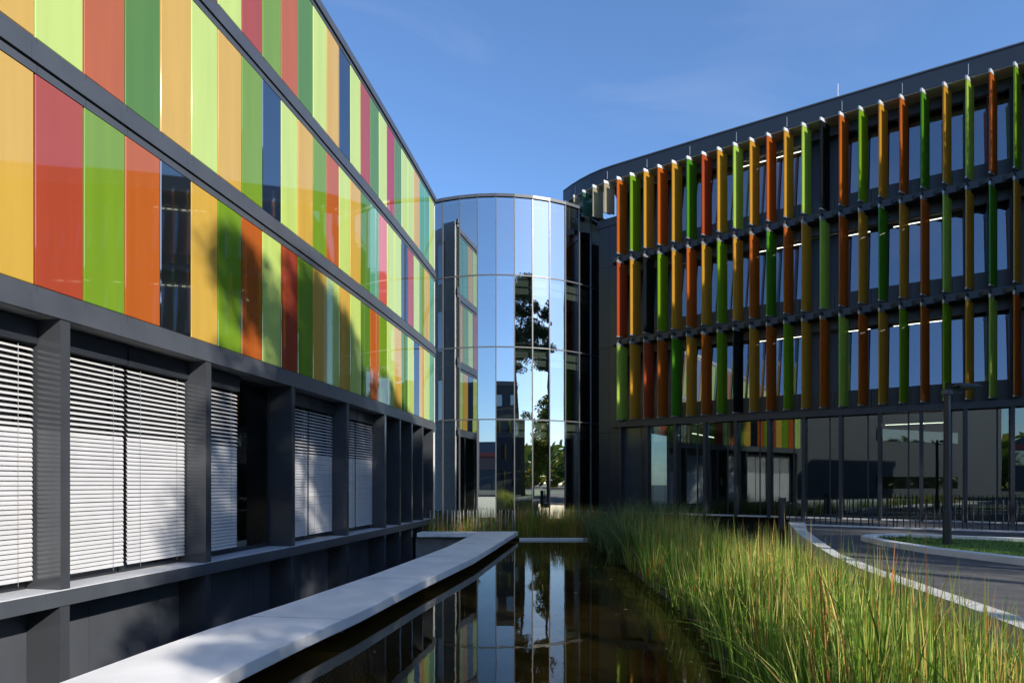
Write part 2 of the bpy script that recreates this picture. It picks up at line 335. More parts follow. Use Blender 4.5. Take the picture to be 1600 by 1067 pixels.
b1 = B(); b1.prism([LP(k, -0.17) for k in ks] + [LP(K1, -16), LP(K0, -16)], 4.40, 16.36); b1.build("upper_wall", charcoal_dark, LB)
b1 = B(); b1.prism([LP(k, -5.5) for k in ks] + [LP(K1 - 0.3, -16), LP(K0, -16)], -2.6, 4.40); b1.build("inner_wall", interior_m, LB)
b1 = B(); b1.prism([LP(k, -0.70) for k in ks] + [LP(K1 - 0.2, -5.5), LP(K0, -5.5)], -0.50, -0.28); b1.build("floor_slab", concrete_grey, LB)
b1 = B(); strip(b1, LP, K0, K1, -0.72, 0.03, 4.372, 4.398, 4.0, 0.012); b1.build("soffit", soffit_m, LB)
b1 = B(); strip(b1, LP, K0, K1, -0.70, 0.035, -0.47, -0.215, 4.0, 0.002); b1.build("sill_band", charcoal, LB)
b1 = B(); strip(b1, LP, K0, K1, -0.68, 0.02, -0.213, -0.195, 4.0, 0.002); b1.build("window_sill", sill_m, LB)
b1 = B(); strip(b1, LP, K0, K1, -0.80, -0.66, -3.0, -0.47, 2.0, 0.006)
b1.build("basement_panel", surf("basement_panel_metal", (0.07, 0.077, 0.09), rough=0.2, spec=0.6, var=0.12, scale=1.0, rvar=0.06), LB)
# end wall that only the tower's glass mirrors
bq = B(); e0 = LP(K1, -0.05); e1 = LP(K1, -10)
dx, dy = math.sin(0.124), math.cos(0.124)
bq.quadbox([(e0[0] + dx * .01, e0[1] + dy * .01), (e0[0] + dx * .14, e0[1] + dy * .14), (e1[0] + dx * .14, e1[1] + dy * .14), (e1[0] + dx * .01, e1[1] + dy * .01)], -1, 16.5)
bq.build("end_wall", white_render, LB)
bq = B()
for zz in (5.3, 9.3, 13.2):
    for s0, s1 in ((0.8, 2.0), (2.6, 5.2), (5.9, 8.0)):
        p0, p1 = LP(K1, -s0), LP(K1, -s1)
        bq.quadbox([(p0[0] + dx * .1, p0[1] + dy * .1), (p0[0] + dx * .16, p0[1] + dy * .16), (p1[0] + dx * .16, p1[1] + dy * .16), (p1[0] + dx * .1, p1[1] + dy * .1)], zz, zz + 2.3)
bq.build("end_window", MPAN['k'], LB)
FINK = [-3.3, 0.68, 4.70, 8.77, 12.80, 16.82, 18.85, 20.72, 22.66, 24.72]
for i, k in enumerate(FINK):
    ka = k - 0.20
    bb = B(); bb.quadbox([LP(ka, -0.66), LP(ka, 0.022), LP(k, 0.022), LP(k, -0.66)], -0.193, 4.37); bb.build("facade_fin", charcoal_gloss, LB)
    bb = B(); bb.quadbox([LP(ka, -0.66), LP(ka, 0.012), LP(k, 0.012), LP(k, -0.66)], -3.0, -0.472); bb.build("basement_fin", charcoal_gloss, LB)
def blind(bb, ka, kb):
    z = 3.86
    while z > -0.06:
        op = z > 2.50
        tl = R(38) if op else R(64)
        wv = 0.085; dz = wv * math.sin(tl) / 2; do = wv * math.cos(tl) / 2
        o0 = -0.50; n = 3; j = random.uniform(-0.004, 0.004)
        rows = []
        for q in range(n + 1):
            u = -1 + 2 * q / n; bow = 0.010 * (1 - u * u)
            rows.append((o0 + u * do + bow * math.sin(tl), z - u * dz + bow * math.cos(tl) + j))
        for q in range(n):
            (oa, za), (ob, zb) = rows[q], rows[q + 1]
            bb.face([(*LP(ka, oa), za), (*LP(kb, oa), za), (*LP(kb, ob), zb), (*LP(ka, ob), zb)])
        z -= 0.098 if op else 0.080
def cords(bb, ka, kb):
    for u in (0.2, 0.82):
        kk = ka + (kb - ka) * u
        p = LP(kk, -0.455); bb.tube([(p[0], p[1], -0.1), (p[0], p[1], 3.9)], 0.004, 4)
for i in range(len(FINK) - 1):
    fa, fb = FINK[i], FINK[i + 1] - 0.20
    parts = [(fa + 0.02, (fa + fb) / 2 - 0.02), ((fa + fb) / 2 + 0.02, fb - 0.02)] if fb - fa > 2.5 else [(fa + 0.02, fb - 0.02)]
    for j, (ka, kb) in enumerate(parts):
        bb = B(); bb.quadbox([LP(ka + .05, -0.70), LP(ka + .05, -0.68), LP(kb - .05, -0.68), LP(kb - .05, -0.70)], -0.12, 4.30)
        wn = bb.build("window", win_glass, LB)
        bb = B()
        for (u0, u1, z0, z1) in ((ka, kb, -0.19, -0.10), (ka, kb, 4.28, 4.366), (ka, ka + .07, -0.10, 4.28), (kb - .07, kb, -0.10, 4.28)):
            bb.quadbox([LP(u0, -0.73), LP(u0, -0.655), LP(u1, -0.655), LP(u1, -0.73)], z0, z1)
        bb.build("window_frame", charcoal_dark, wn)
        if i <= 4 and not (i == 2 and j == 1):
            bb = B(); blind(bb, ka + 0.03, kb - 0.03); bb.build("venetian_blind", slat_m, wn, fix=False)
            bb = B(); cords(bb, ka, kb); bb.build("blind_cord", alu, wn)
            bb = B(); bb.quadbox([LP(ka, -0.62), LP(ka, -0.42), LP(kb, -0.42), LP(kb, -0.62)], 3.96, 4.36); bb.build("blind_box", charcoal_dark, wn)

cx_, cy_ = LP(7.5, -1.7)
CH = thing("office_chair", "pale office chair glimpsed through the unshaded ground floor window", "chair", (cx_, cy_, -0.28))
pale = surf("pale_teal_fabric", (0.45, 0.55, 0.50), rough=0.8)
bb = B(); bb.box(cx_ - .24, cx_ + .24, cy_ - .23, cy_ + .23, 0.18, 0.25); bb.build("seat", pale, CH)
bb = B(); bb.hull8([(cx_ - .23, cy_ + .20, .34), (cx_ + .23, cy_ + .20, .34), (cx_ + .23, cy_ + .25, .34), (cx_ - .23, cy_ + .25, .34), (cx_ - .2, cy_ + .27, .86), (cx_ + .2, cy_ + .27, .86), (cx_ + .2, cy_ + .31, .86), (cx_ - .2, cy_ + .31, .86)]); bb.build("backrest", pale, CH)
bb = B(); bb.tube([(cx_, cy_, -.22), (cx_, cy_, .18)], .025, 8)
for i in range(5):
    a = i * 1.257; bb.tube([(cx_, cy_, -.2), (cx_ + .27 * math.cos(a), cy_ + .27 * math.sin(a), -.25)], .018, 6)
bb.tube([(cx_, cy_ + .1, .2), (cx_, cy_ + .25, .22), (cx_, cy_ + .25, .4)], .018, 6)
bb.build("base", charcoal_dark, CH)

# ------------------------------------------------------------------ glass tower
TC = (-0.87, 42.2); TR = 7.6; DT = 0.132
TW = thing("glass_tower", "round mirror glass tower standing between the two coloured buildings", "building", (TC[0], TC[1], 0))
def TP(n, r=TR):
    t = n * DT; return (TC[0] + r * math.sin(t), TC[1] - r * math.cos(t))
TZ = [-1.1, 5.06, 8.98, 12.87, 17.08]
N0, N1 = -10, 12
for n_ in range(N0, N1):
    for z0, z1 in zip(TZ[:-1], TZ[1:]):
        bb = B(); e = 0.0030; a, c, d, g = [random.uniform(-e, e) for _ in range(4)]
        g = a + c - d
        p0, p1 = TP(n_ + 0.02, TR + a), TP(n_ + 0.98, TR + d); q0, q1 = TP(n_ + 0.02, TR + g), TP(n_ + 0.98, TR + c)
        bb.face([(*p0, z0 + .03), (*p1, z0 + .03), (*q1, z1 - .03), (*q0, z1 - .03)])
        bb.build("glass_pane", tower_glass, TW, fix=False)
for n_ in range(N0, N1 + 1):
    bb = B(); bb.quadbox([TP(n_ - .028, TR - .08), TP(n_ - .028, TR + .05), TP(n_ + .028, TR + .05), TP(n_ + .028, TR - .08)], -1.1, 17.08); bb.build("mullion", tower_frame, TW)
for z in TZ[1:4]:
    bb = B()
    for n_ in range(N0, N1): bb.quadbox([TP(n_ + .028, TR - .06), TP(n_ + .028, TR + .035), TP(n_ + .972, TR + .035), TP(n_ + .972, TR - .06)], z - .03, z + .03)
    bb.build("transom", tower_frame, TW)
bb = B()
for n_ in range(N0, N1): bb.quadbox([TP(n_, TR - .3), TP(n_, TR + .09), TP(n_ + 1, TR + .09), TP(n_ + 1, TR - .3)], 17.08, 17.24)
bb.build("roof_coping", charcoal, TW)
circ = lambda r: [(TC[0] + r * math.cos(t), TC[1] + r * math.sin(t)) for t in [2 * math.pi * i / 64 for i in range(64)]]
spandrel_m = surf("pale_spandrel", (0.62, 0.66, 0.60), rough=0.6, var=0.06)
for z in TZ[1:4]:
    bb = B(); bb.prism(circ(TR - .35), z - 0.55, z - 0.1); bb.build("floor_slab", ceiling_m, TW)
    bb = B()
    for n_ in range(N0, N1):
        bb.quadbox([TP(n_ + .03, TR - .30), TP(n_ + .03, TR - .22), TP(n_ + .97, TR - .22), TP(n_ + .97, TR - .30)], z - 0.95, z - 0.62)
        bb.quadbox([TP(n_ + .03, TR - .30), TP(n_ + .03, TR - .22), TP(n_ + .97, TR - .22), TP(n_ + .97, TR - .30)], z - 0.52, z - 0.15)
    bb.build("spandrel", spandrel_m, TW)
bb = B(); bb.prism(circ(TR - .32), 16.7, 17.07); bb.build("roof", charcoal_dark, TW)
bb = B(); bb.prism(circ(3.4), -1, 16.7); bb.build("core_wall", interior_m, TW)
bb = B(); bb.prism([(TC[0] + 7.3 * math.cos(t), TC[1] + 7.3 * math.sin(t)) for t in [math.pi * i / 20 - .3 + .0 for i in range(25)]], -1, 16.7, cap=False); bb.build("rear_wall", charcoal_dark, TW)
bb = B(); bb.prism(circ(TR + .05), -1.5, -1.18); bb.build("plinth", concrete_grey, TW)

# ------------------------------------------------------------------ right building: fins
RB = thing("louvred_building", "curved dark building with rows of upright coloured glass fins right of the pond", "building", (14, 28, 0))
FV = (0.57, 0.42)
KE = 40
fl = math.hypot(*FV); fd = (FV[0] / fl, FV[1] / fl); fnrm = (-fd[1], fd[0])
def fin_mesh(name, h, mat):
    bb = B(); th = 0.022
    q = [(fnrm[0] * s * th + fd[0] * d, fnrm[1] * s * th + fd[1] * d) for s, d in ((-1, 0), (1, 0), (1, fl), (-1, fl))]
    bb.quadbox(q, -h, 0); return bb.mesh(name, mat)
def cap_mesh(h, mat):
    bb = B(); th = 0.03; l = fl * 0.62
    q = [(fnrm[0] * s * th + fd[0] * d, fnrm[1] * s * th + fd[1] * d) for s, d in ((-1, -.015), (1, -.015), (1, l), (-1, l))]
    bb.quadbox(q, 0, h); return bb.mesh("end_cap", mat)
_b = B(); _p = RP(11); _b.prism([(q[0] - _p[0], q[1] - _p[1]) for q in (RP(11, -0.05), RP(10.55, -0.298), RP(11.12, -0.298))], 0, 0.16); brk = _b.mesh('fin_bracket', charcoal_dark)
capA, capB, capC = cap_mesh(0.13, alu_light), cap_mesh(0.06, alu), cap_mesh(0.13, alu)
rows_r = {
    16.35: "rgyorydyrydl".replace('', ''),
}
row1 = ['o', 'g', 'y', 'o', 'y', 'd', 'r', 'y', 'l', 'y', 'o', 'y', 'l', 'k', 'o', 'g', 'y', 'o', 'd', 'y', 'l', 'o', 'g']
row2 = ['r', 'y', 'k', 'g', 'y', 'o', 'y', 'g', 'y', 'o', 'd', 'o', 'y', 'l', 'o', 'y', 'd', 'y', 'o', 'l', 'y', 'd', 'y']
row3 = ['l', 'y', 'r', 'o', 'd', 'y', 'o', 'g', 'k', 'y', 'o', 'g', 'y', 'o', 'l', 'o', 'y', 'g', 'o', 'g', 'y', 'l', 'o']
extra = ['y', 'g', 'o', 'l', 'y', 'd', 'o', 'y', 'l', 'g']
FH = 3.75 - 0.22
fmesh = {}
for zc, row in ((16.35, row1), (12.35, row2), (8.35, row3)):
    for i, c in enumerate(row + extra[:8]):
        k = i + 1; P = RP(k)
        if c not in fmesh: fmesh[c] = fin_mesh("glass_fin", FH, MFIN[c])
        o = link_mesh("glass_fin", fmesh[c], RB, (P[0] - 14, P[1] - 28, zc - 0.13))
        o["label"] = NICE[c] + " upright glass fin"
        if zc < 16: link_mesh("fin_bracket", brk, o, (0, 0, 0.14))
        link_mesh("end_cap", capA if zc > 16 else capC, o, (0, 0, 0.0)); link_mesh("end_cap", capB, o, (0, 0, -FH - 0.06))
for k, c, zb in ((0, 'w', 14.83), (-1, 'w', 14.83), (-2, 't', 15.05), (-3, 'w', 15.6), (-4, 'w', 15.95)):
    P = RP(k); o = link_mesh("glass_fin", fin_mesh("glass_fin", 16.22 - zb, MFIN[c]), RB, (P[0] - 14, P[1] - 28, 16.22)); o["label"] = "short pale glass fin at the rounded corner"
    link_mesh("end_cap", capA, o, (0, 0, 0)); link_mesh("end_cap", capB, o, (0, 0, -(16.22 - zb) - 0.06))
# roof parapet, soffit and floor bands
bb = B(); strip(bb, RP, -4.4, KE, -0.45, -0.22, 16.37, 17.02, 1.0); bb.build("parapet", navy_wall, RB)
bb = B(); strip(bb, RP, -4.4, KE, -0.5, -0.19, 17.02, 17.07, 1.0); bb.build("roof_coping", charcoal, RB)
bb = B(); strip(bb, RP, -4.4, KE, -1.05, -0.24, 16.345, 16.368, 1.0); bb.build("soffit", surf("pale_soffit", (0.4, 0.4, 0.39), rough=0.5, var=0.1), RB)
bb = B()
for k in range(-3, KE, 3): bb.quadbox([RP(k + .1, -0.222), RP(k + .1, -0.212), RP(k + .125, -0.212), RP(k + .125, -0.222)], 16.45, 16.85)
bb.build("parapet_joint", alu_light, RB)
for z0, z1 in ((12.33, 12.60), (8.33, 8.60), (4.33, 4.58)):
    bb = B(); strip(bb, RP, 0.4, KE, -1.02, -0.30, z0, z1, 1.0); bb.build("floor_band", charcoal_dark, RB)
ks = [k * 1.0 for k in range(0, KE + 1)]
bb = B(); bb.prism([RP(k, -1.0) for k in ks] + [RP(KE, -13), (9.0, 40.0), (6.0, 34.5)], 16.2, 16.34); bb.build("roof", charcoal_dark, RB)
bb = B(); strip(bb, RP, -0.95, 0.7, -1.6, -0.55, 14.3, 14.7, 0.8); bb.build("corner_soffit", navy_wall, RB)
# blind wall next to the tower, with sheet joints
for j, (z0, z1) in enumerate(((-1.0, 4.1), (4.115, 8.3), (8.315, 12.3), (12.315, 14.3))):
    bb = B(); strip(bb, RP, -0.85, 0.85, -0.95, -0.60, z0, z1, 0.85, 0.008); bb.build("wall_panel", navy_wall, RB)
bb = B(); strip(bb, RP, -0.85, 0.85, -1.2, -0.97, -1.0, 14.3, 0.75); bb.build("backing_wall", black, RB)
bb = B(); _a = RP(-0.8, -0.8); bb.quadbox([_a, (7.0, 36.5), (7.4, 36.3), (_a[0] + .4, _a[1] - .1)], -1.2, 14.3); bb.build("end_wall", navy_wall, RB)
# upper storeys
for L in (12.6, 8.6, 4.58):
    bb = B(); strip(bb, RP, 0.9, KE, -1.15, -0.98, L, L + 0.80, 2.0, 0.01); bb.build("parapet_panel", charcoal_dark, RB)
    top = L + 3.73 if L > 5 else L + 3.75
    bb = B(); strip(bb, RP, 0.9, KE, -1.15, -0.99, top - 0.38, top, 2.0); bb.build("lintel", charcoal_dark, RB)
    for k in range(1, KE - 6, 2):
        opaque = (k % 10 == 3) or k == 1
        tilt = 0.30
        zz0, zz1 = L + 0.80, top - 0.38
        pa, pb = RP(k + .06, -0.99), RP(k + 1.94, -0.99); qa, qb = RP(k + .06, -0.99 - tilt), RP(k + 1.94, -0.99 - tilt)
        bb = B(); bb.face([(*pa, zz0), (*pb, zz0), (*qb, zz1), (*qa, zz1)])
        wn = bb.build("window", charcoal_dark if opaque else coated_glass, RB, fix=False)
        bb = B()
        for u0, u1 in ((k - .06, k + .06), (k + .97, k + 1.01)):
            bb.quadbox([RP(u0, -1.34), RP(u0, -0.96), RP(u1, -0.96), RP(u1, -1.34)], zz0, zz1)
        bb.build("window_frame", charcoal_dark, wn)
    bb = B(); strip(bb, RP, 0.9, KE, -6.5, -1.16, L - 0.30, L - 0.02, 3.0); bb.build("floor_slab", ceiling_m, RB)
    bb = B(); strip(bb, RP, 0.9, KE, -6.8, -6.5, L - 0.3, top + 0.2, 3.0); bb.build("inner_wall", interior_m, RB)
    bb = B()
    for k in range(1, KE, 5): bb.quadbox([RP(k, -6.5), RP(k, -1.4), RP(k + .15, -1.4), RP(k + .15, -6.5)], L, top - .05)
    bb.build("partition_wall", interior_m, RB)
bb = B(); strip(bb, RP, 0.9, KE, -6.5, -1.16, 16.05, 16.19, 3.0); bb.build("ceiling", ceiling_m, RB)
# ground floor glazing
DARKP = {5: (0.62, 1.0), 11: (0.0, 0.0), 15: (0.5, 1.0), 21: (0.0, 0.0)}
for k in range(1, KE - 6, 2):
    bb = B(); bb.quadbox([RP(k - .09, -0.80), RP(k - .09, -0.34), RP(k + .09, -0.34), RP(k + .09, -0.80)], 0.15, 4.33); bb.build("mullion", charcoal_dark, RB)
    darkp = (k % 10) in (1, 3)
    bb = B(); bb.quadbox([RP(k + .1, -0.74), RP(k + .1, -0.70), RP(k + (1.9), -0.70), RP(k + 1.9, -0.74)], 0.25, 4.30)
    wn = bb.build("shopfront_pane", charcoal_gloss if k == 1 else shop_glass, RB)
    bb = B(); bb.quadbox([RP(k + 1.35, -0.82), RP(k + 1.35, -0.69), RP(k + 1.43, -0.69), RP(k + 1.43, -0.82)], 0.25, 4.3); bb.build("glazing_bar", charcoal_dark, wn)
    if k in (3, 7, 11, 15, 19, 21, 25):
        bb = B(); bb.quadbox([RP(k + 1.43, -0.86), RP(k + 1.43, -0.76), RP(k + 1.92, -0.76), RP(k + 1.92, -0.86)], 0.25, 4.3); bb.build("dark_side_panel", charcoal_dark, wn)
bb = B(); strip(bb, RP, 0.9, KE, -0.85, -0.42, 0.155, 0.215, 2.0, 0.003); bb.build("ground_sill", sill_m, RB)
bb = B(); strip(bb, RP, 0.9, KE, -0.85, -0.46, -1.2, 0.152, 2.0); bb.build("plinth", black, RB)
bb = B(); strip(bb, RP, 0.9, KE, -7.0, -6.7, 0.0, 4.3, 3.0); bb.build("inner_wall", interior_m, RB)
bb = B(); strip(bb, RP, 0.9, KE, -6.7, -0.86, 0.0, 0.14, 3.0); bb.build("ground_slab", concrete_grey, RB)
bb = B(); p = RP(14.7, -1.4); bb.tube([(p[0], p[1], 16.3), (p[0], p[1], 18.25)], [0.022, 0.014], 6); bb.build("lightning_rod", white_render, RB)
RB.scale = (RS, RS, RS); RB.location = (14 * RS, 28 * RS, EYE * (1 - RS))
# linear lamps that hang lit inside the rooms
lamp_m = emit("lamp_tube", (1.0, 0.93, 0.72), 4.5); lamp_case = surf("lamp_case", (0.5, 0.5, 0.48), rough=0.5)
for (k, o0, o1, dk, z, lb) in ((5.6, -1.5, -4.6, 0.0, 11.95, "thin lit strip lamp in the middle storey behind the orange fin nearest the tower"), (9.5, -1.6, -1.6, 3.3, 11.95, "long lit strip lamp in the middle storey behind a green fin"),
                          (13.2, -1.7, -1.7, 3.2, 11.95, "long lit strip lamp in the middle storey behind the lime fin"), (17.6, -1.7, -1.7, 2.6, 11.95, "lit strip lamp at the right of the middle storey"),
                          (5.6, -1.5, -4.6, 0.0, 7.95, "thin lit strip lamp in the lowest fin storey beside the tower end"), (9.5, -1.6, -1.6, 3.3, 7.95, "long lit strip lamp in the lowest fin storey behind an orange fin"),
                          (13.2, -1.7, -1.7, 3.2, 7.95, "long lit strip lamp in the lowest fin storey behind the lime fin"), (17.6, -1.7, -1.7, 2.6, 7.95, "lit strip lamp at the right of the lowest fin storey"),
                          (8.6, -1.5, -1.5, 4.0, 15.9, "long lit strip lamp in the top storey under the roof"), (5.8, -1.2, -4.5, 0.0, 3.95, "lit strip lamp behind the shopfront panes near the tower"),
                          (17.2, -1.3, -1.3, 3.0, 3.95, "lit strip lamp behind the shopfront panes near the lamp post")):
    p0, p1 = RPS(k, o0), RPS(k + dk, o1); z = EYE + (z - EYE) * RS; c = ((p0[0] + p1[0]) / 2, (p0[1] + p1[1]) / 2, z)
    th = thing("strip_lamp", lb, "lamp", c, "strip lamps lit inside the finned building")
    d = Vector((p1[0] - p0[0], p1[1] - p0[1], 0)); d.normalize(); q = Vector((-d.y, d.x, 0)) * 0.02
    ends = [(p0[0] - q.x, p0[1] - q.y), (p0[0] + q.x, p0[1] + q.y), (p1[0] + q.x, p1[1] + q.y), (p1[0] - q.x, p1[1] - q.y)]
    bb = B(); bb.quadbox(ends, z, z + 0.04); bb.build("lamp_case", lamp_case, th)
    bb = B(); bb.quadbox(ends, z - 0.03, z - 0.002); bb.build("lamp_tube", lamp_m, th)

# ------------------------------------------------------------------ ledge, walls, kerbs
def interp(poly, y):
    for a, c in zip(poly[:-1], poly[1:]):
        if a[1] <= y <= c[1]: t = (y - a[1]) / max(c[1] - a[1], 1e-6); return a[0] + (c[0] - a[0]) * t
    return poly[-1][0]
def band(name, front, back, z0, z1, mat, label, cat, smooth=False):
    bb = B(); bb.prism(front + back[::-1], z0, z1); o = bb.build(name, mat); return tag(o, label, cat)
ledge = band("pond_ledge", LEDGE_FRONT + [(0.30, 31.0)], LEDGE_BACK + [(-1.75, 30.02), (LP(21, 0.1)[0], 30.02), (LP(21.9, 0.1)[0], 31.0)], -0.92, -0.72, concrete,
             "broad white concrete ledge sweeping along the left edge of the pond", "ledge")
md = ledge.modifiers.new("edge", 'BEVEL'); md.width = 0.018; md.segments = 2; md.limit_method = 'ANGLE'
bb = B()
for yy in (6.6, 11.2, 15.8, 20.4, 25.0):
    a = (interp(LEDGE_BACK, yy) , yy); c = (interp(LEDGE_FRONT, yy - .25) , yy - .25)
    bb.quadbox([a, c, (c[0], c[1] + .012), (a[0], a[1] + .012)], -0.95, -0.7175)
bb.build("joint", surf("joint_sealant", (0.20, 0.20, 0.19), rough=0.8), ledge)
lw = [(p[0] - 0.70, p[1]) for p in LEDGE_FRONT]; lw2 = [(p[0] - 1.05, p[1]) for p in LEDGE_FRONT]
lw[-1] = (-0.45, 30.25); lw2[-1] = (-0.9, 30.05)
band("pond_wall", lw, lw2, -2.6, -0.921, surf("shade_dark_concrete", (0.035, 0.032, 0.022), rough=0.6, var=0.3), "concrete wall carrying the white ledge, coloured dark for the shade beneath it", "wall")  # near-black colour stands in for the shade under the ledge
band("light_well_wall", [(LP(21.0, 0.0)[0], 30.35), (-0.9, 30.35)], [(LP(21.2, 0.0)[0], 30.75), (-0.9, 30.75)], -2.6, -0.921, concrete_grey, "grey concrete end wall of the sunken light well under the ledge", "wall")
band("path_wall", WALL_OUT, WALL_IN, -1.2, 0.15, surf("pale_concrete", (0.55, 0.54, 0.51), rough=0.75, var=0.1, scale=2.2, bump=0.12, bscale=60), "low curved white concrete wall between the reeds and the path", "wall")
bb = B()
for yy in (5.0, 8.2, 11.4, 14.6, 17.8, 21.0):
    a = (interp(WALL_IN, yy) - .003, yy); c = (interp(WALL_OUT, yy - .15) + .003, yy - .15)
    bb.quadbox([a, c, (c[0], c[1] + .012), (a[0], a[1] + .012)], -0.2, 0.1525)
bb.build("joint", bpy.data.materials["joint_sealant"], bpy.data.objects["path_wall"])
bb = B(); bb.box(-1.2, 4.6, 30.64, 30.85, -2.6, -1.035); tag(bb.build("pond_wall", bed_m), "mud stained wall under the far end of the pond", "wall")
bb = B(); bb.box(0.35, 4.05, 30.35, 30.62, -1.16, -1.0); tag(bb.build("pond_kerb", concrete), "straight pale kerb closing the far end of the pond", "kerb")
ISL = [(9.62, 17.35), (9.75, 17.9), (10.3, 18.5), (11.3, 18.8), (13.6, 17.3), (17, 14.2), (22, 9.5), (20, 7.5), (14.5, 9.2), (11.4, 10.6), (9.95, 12.3), (9.45, 14.6), (9.45, 16.4)]
cxI, cyI = 13.0, 13.6
def inset(p, d):
    v = Vector((cxI - p[0], cyI - p[1])); v.normalize(); return (p[0] + v.x * d, p[1] + v.y * d)
bb = B()
nI = len(ISL)
for i in range(nI):
    a, c = ISL[i], ISL[(i + 1) % nI]; bb.quadbox([a, c, inset(c, .34), inset(a, .34)], -0.05, 0.14)
tag(bb.build("island_kerb", concrete), "white concrete kerb ring round the small grass island", "kerb")
bb = B(); bb.sheet([inset(p, .3) for p in ISL], 0.06); tag(bb.build("island_lawn", lawn_m), kind="structure")
bb = B()
n = 40
for i in range(n):
    k0_, k1_ = 13 + i * 0.6, 13 + (i + 1) * .6
    bb.quadbox([RP(k0_, 1.75), RP(k0_, 1.95), RP(k1_, 1.95), RP(k1_, 1.75)], -0.3, 0.05)
tag(bb.build("railing_kerb", concrete), "thin white kerb under the dark railing before the finned building", "kerb")

# railings of unevenly spaced upright bars
def railing(name, label, P, k0, k1, off, z0, z1, sp, mat, bw=0.022, post=None):
    th = thing(name, label, "railing", (*P((k0 + k1) / 2, off), z0))
    bb = B(); k = k0
    while k < k1:
        p = P(k, off + random.choice((-.03, 0, .03))); h = z1 + random.uniform(-.02, .02)
        bb.box(p[0] - bw / 2, p[0] + bw / 2, p[1] - bw * .7, p[1] + bw * .7, z0, h); k += sp * random.uniform(0.65, 1.45)
    bb.build("bar", mat, th)
    bb = B(); n = max(2, int((k1 - k0) / 1.2)); ks = [k0 + (k1 - k0) * i / n for i in range(n + 1)]
    for a, c in zip(ks[:-1], ks[1:]): bb.quadbox([P(a, off - .02), P(a, off + .02), P(c, off + .02), P(c, off - .02)], z0 + .10, z0 + .14)
    bb.build("rail", mat, th)
    if post:
        p = P(post, off); bb = B(); bb.box(p[0] - .10, p[0] + .10, p[1] - .08, p[1] + .08, z0 - .1, z1 + .0); bb.build("gate_post", charcoal_dark, th)
    return th
railing("railing", "dark railing of uneven upright bars before the finned building", RP, 12.6, 34, 1.85, -0.1, 1.05, 0.26, charcoal_dark, 0.026, post=12.4)
stake_m = surf("pale_bar", (0.46, 0.45, 0.42), rough=0.5, var=0.2, scale=8)
railing("railing", "pale railing of uneven upright bars behind the far reeds at the tower foot", lambda k, o: (k, 33.0 + 0.02 * k + o * 0.3), -4.2, 4.2, 0.0, -1.02, 0.22, 0.17, stake_m, 0.026)

# ------------------------------------------------------------------ lamp post
px, py = 11.08, 16.3
LPST = thing("street_lamp", "slim dark lamp post with a flat swivel head on the grass island", "street lamp", (px, py, 0.05))
bb = B(); bb.tube([(px, py, 0.0), (px, py, 0.9), (px, py, 0.93), (px, py, 3.88)], [0.10, 0.10, 0.085, 0.075], 14); bb.build("pole", charcoal_dark, LPST, smooth=False)
bb = B(); bb.tube([(px, py, 3.86), (px, py, 3.98)], [0.13, 0.12], 12); bb.tube([(px + .08, py, 3.92), (px + .34, py - .05, 3.90), (px + .42, py - .06, 4.0)], 0.02, 6); bb.build("bracket", charcoal, LPST)
bb = B(); bb.hull8([(px + .2, py - .22, 4.00), (px + .52, py - .2, 3.98), (px + .52, py + .12, 3.98), (px + .2, py + .1, 4.00), (px + .17, py - .24, 4.06), (px + .75, py - .22, 4.03), (px + .75, py + .14, 4.03), (px + .17, py + .12, 4.06)])
bb.hull8([(px + .17, py - .24, 4.062), (px + .75, py - .22, 4.032), (px + .75, py + .14, 4.032), (px + .17, py + .12, 4.062), (px + .26, py - .18, 4.14), (px + .66, py - .16, 4.11), (px + .66, py + .08, 4.11), (px + .26, py + .06, 4.14)])
bb.build("lamp_head", charcoal_dark, LPST)
bb = B(); bb.box(px - .03, px + .05, py - .05, py + .05, 3.98, 4.16); bb.build("sensor", black, LPST)

# ------------------------------------------------------------------ reeds and grasses
reed_cols = [leafmat("reed_green", (0.13, 0.25, 0.03), 0.4), leafmat("reed_mid_green", (0.25, 0.40, 0.05), 0.45), leafmat("reed_lime", (0.52, 0.60, 0.15), 0.45),
             leafmat("reed_straw", (0.74, 0.55, 0.17), 0.45), leafmat("reed_rust", (0.50, 0.20, 0.05), 0.35)]
def blade(bb, x, y, z, h, wd, az, lean, droop, mi, face=None, n=4):
    dx, dy = math.cos(az), math.sin(az); fa = face if face is not None else random.uniform(0, math.pi); sx, sy = math.cos(fa) * wd / 2, math.sin(fa) * wd / 2
    prev = None
    for i in range(n + 1):
        t = i / n; r = lean * h * t + droop * h * t ** 3; zz = z + h * (t - 0.45 * droop * t ** 3)
        ww = (1 - t ** 2.2) * 1.0 + 0.03; c = (x + dx * r, y + dy * r, zz)
        cur = ((c[0] - sx * ww, c[1] - sy * ww, c[2]), (c[0] + sx * ww, c[1] + sy * ww, c[2]))
        if prev: bb.face([prev[0], prev[1], cur[1], cur[0]], mi)
        prev = cur
rnd = random.Random(11)
bb = B()
def pick(w): return rnd.choices(range(5), w)[0]
cnt = 0
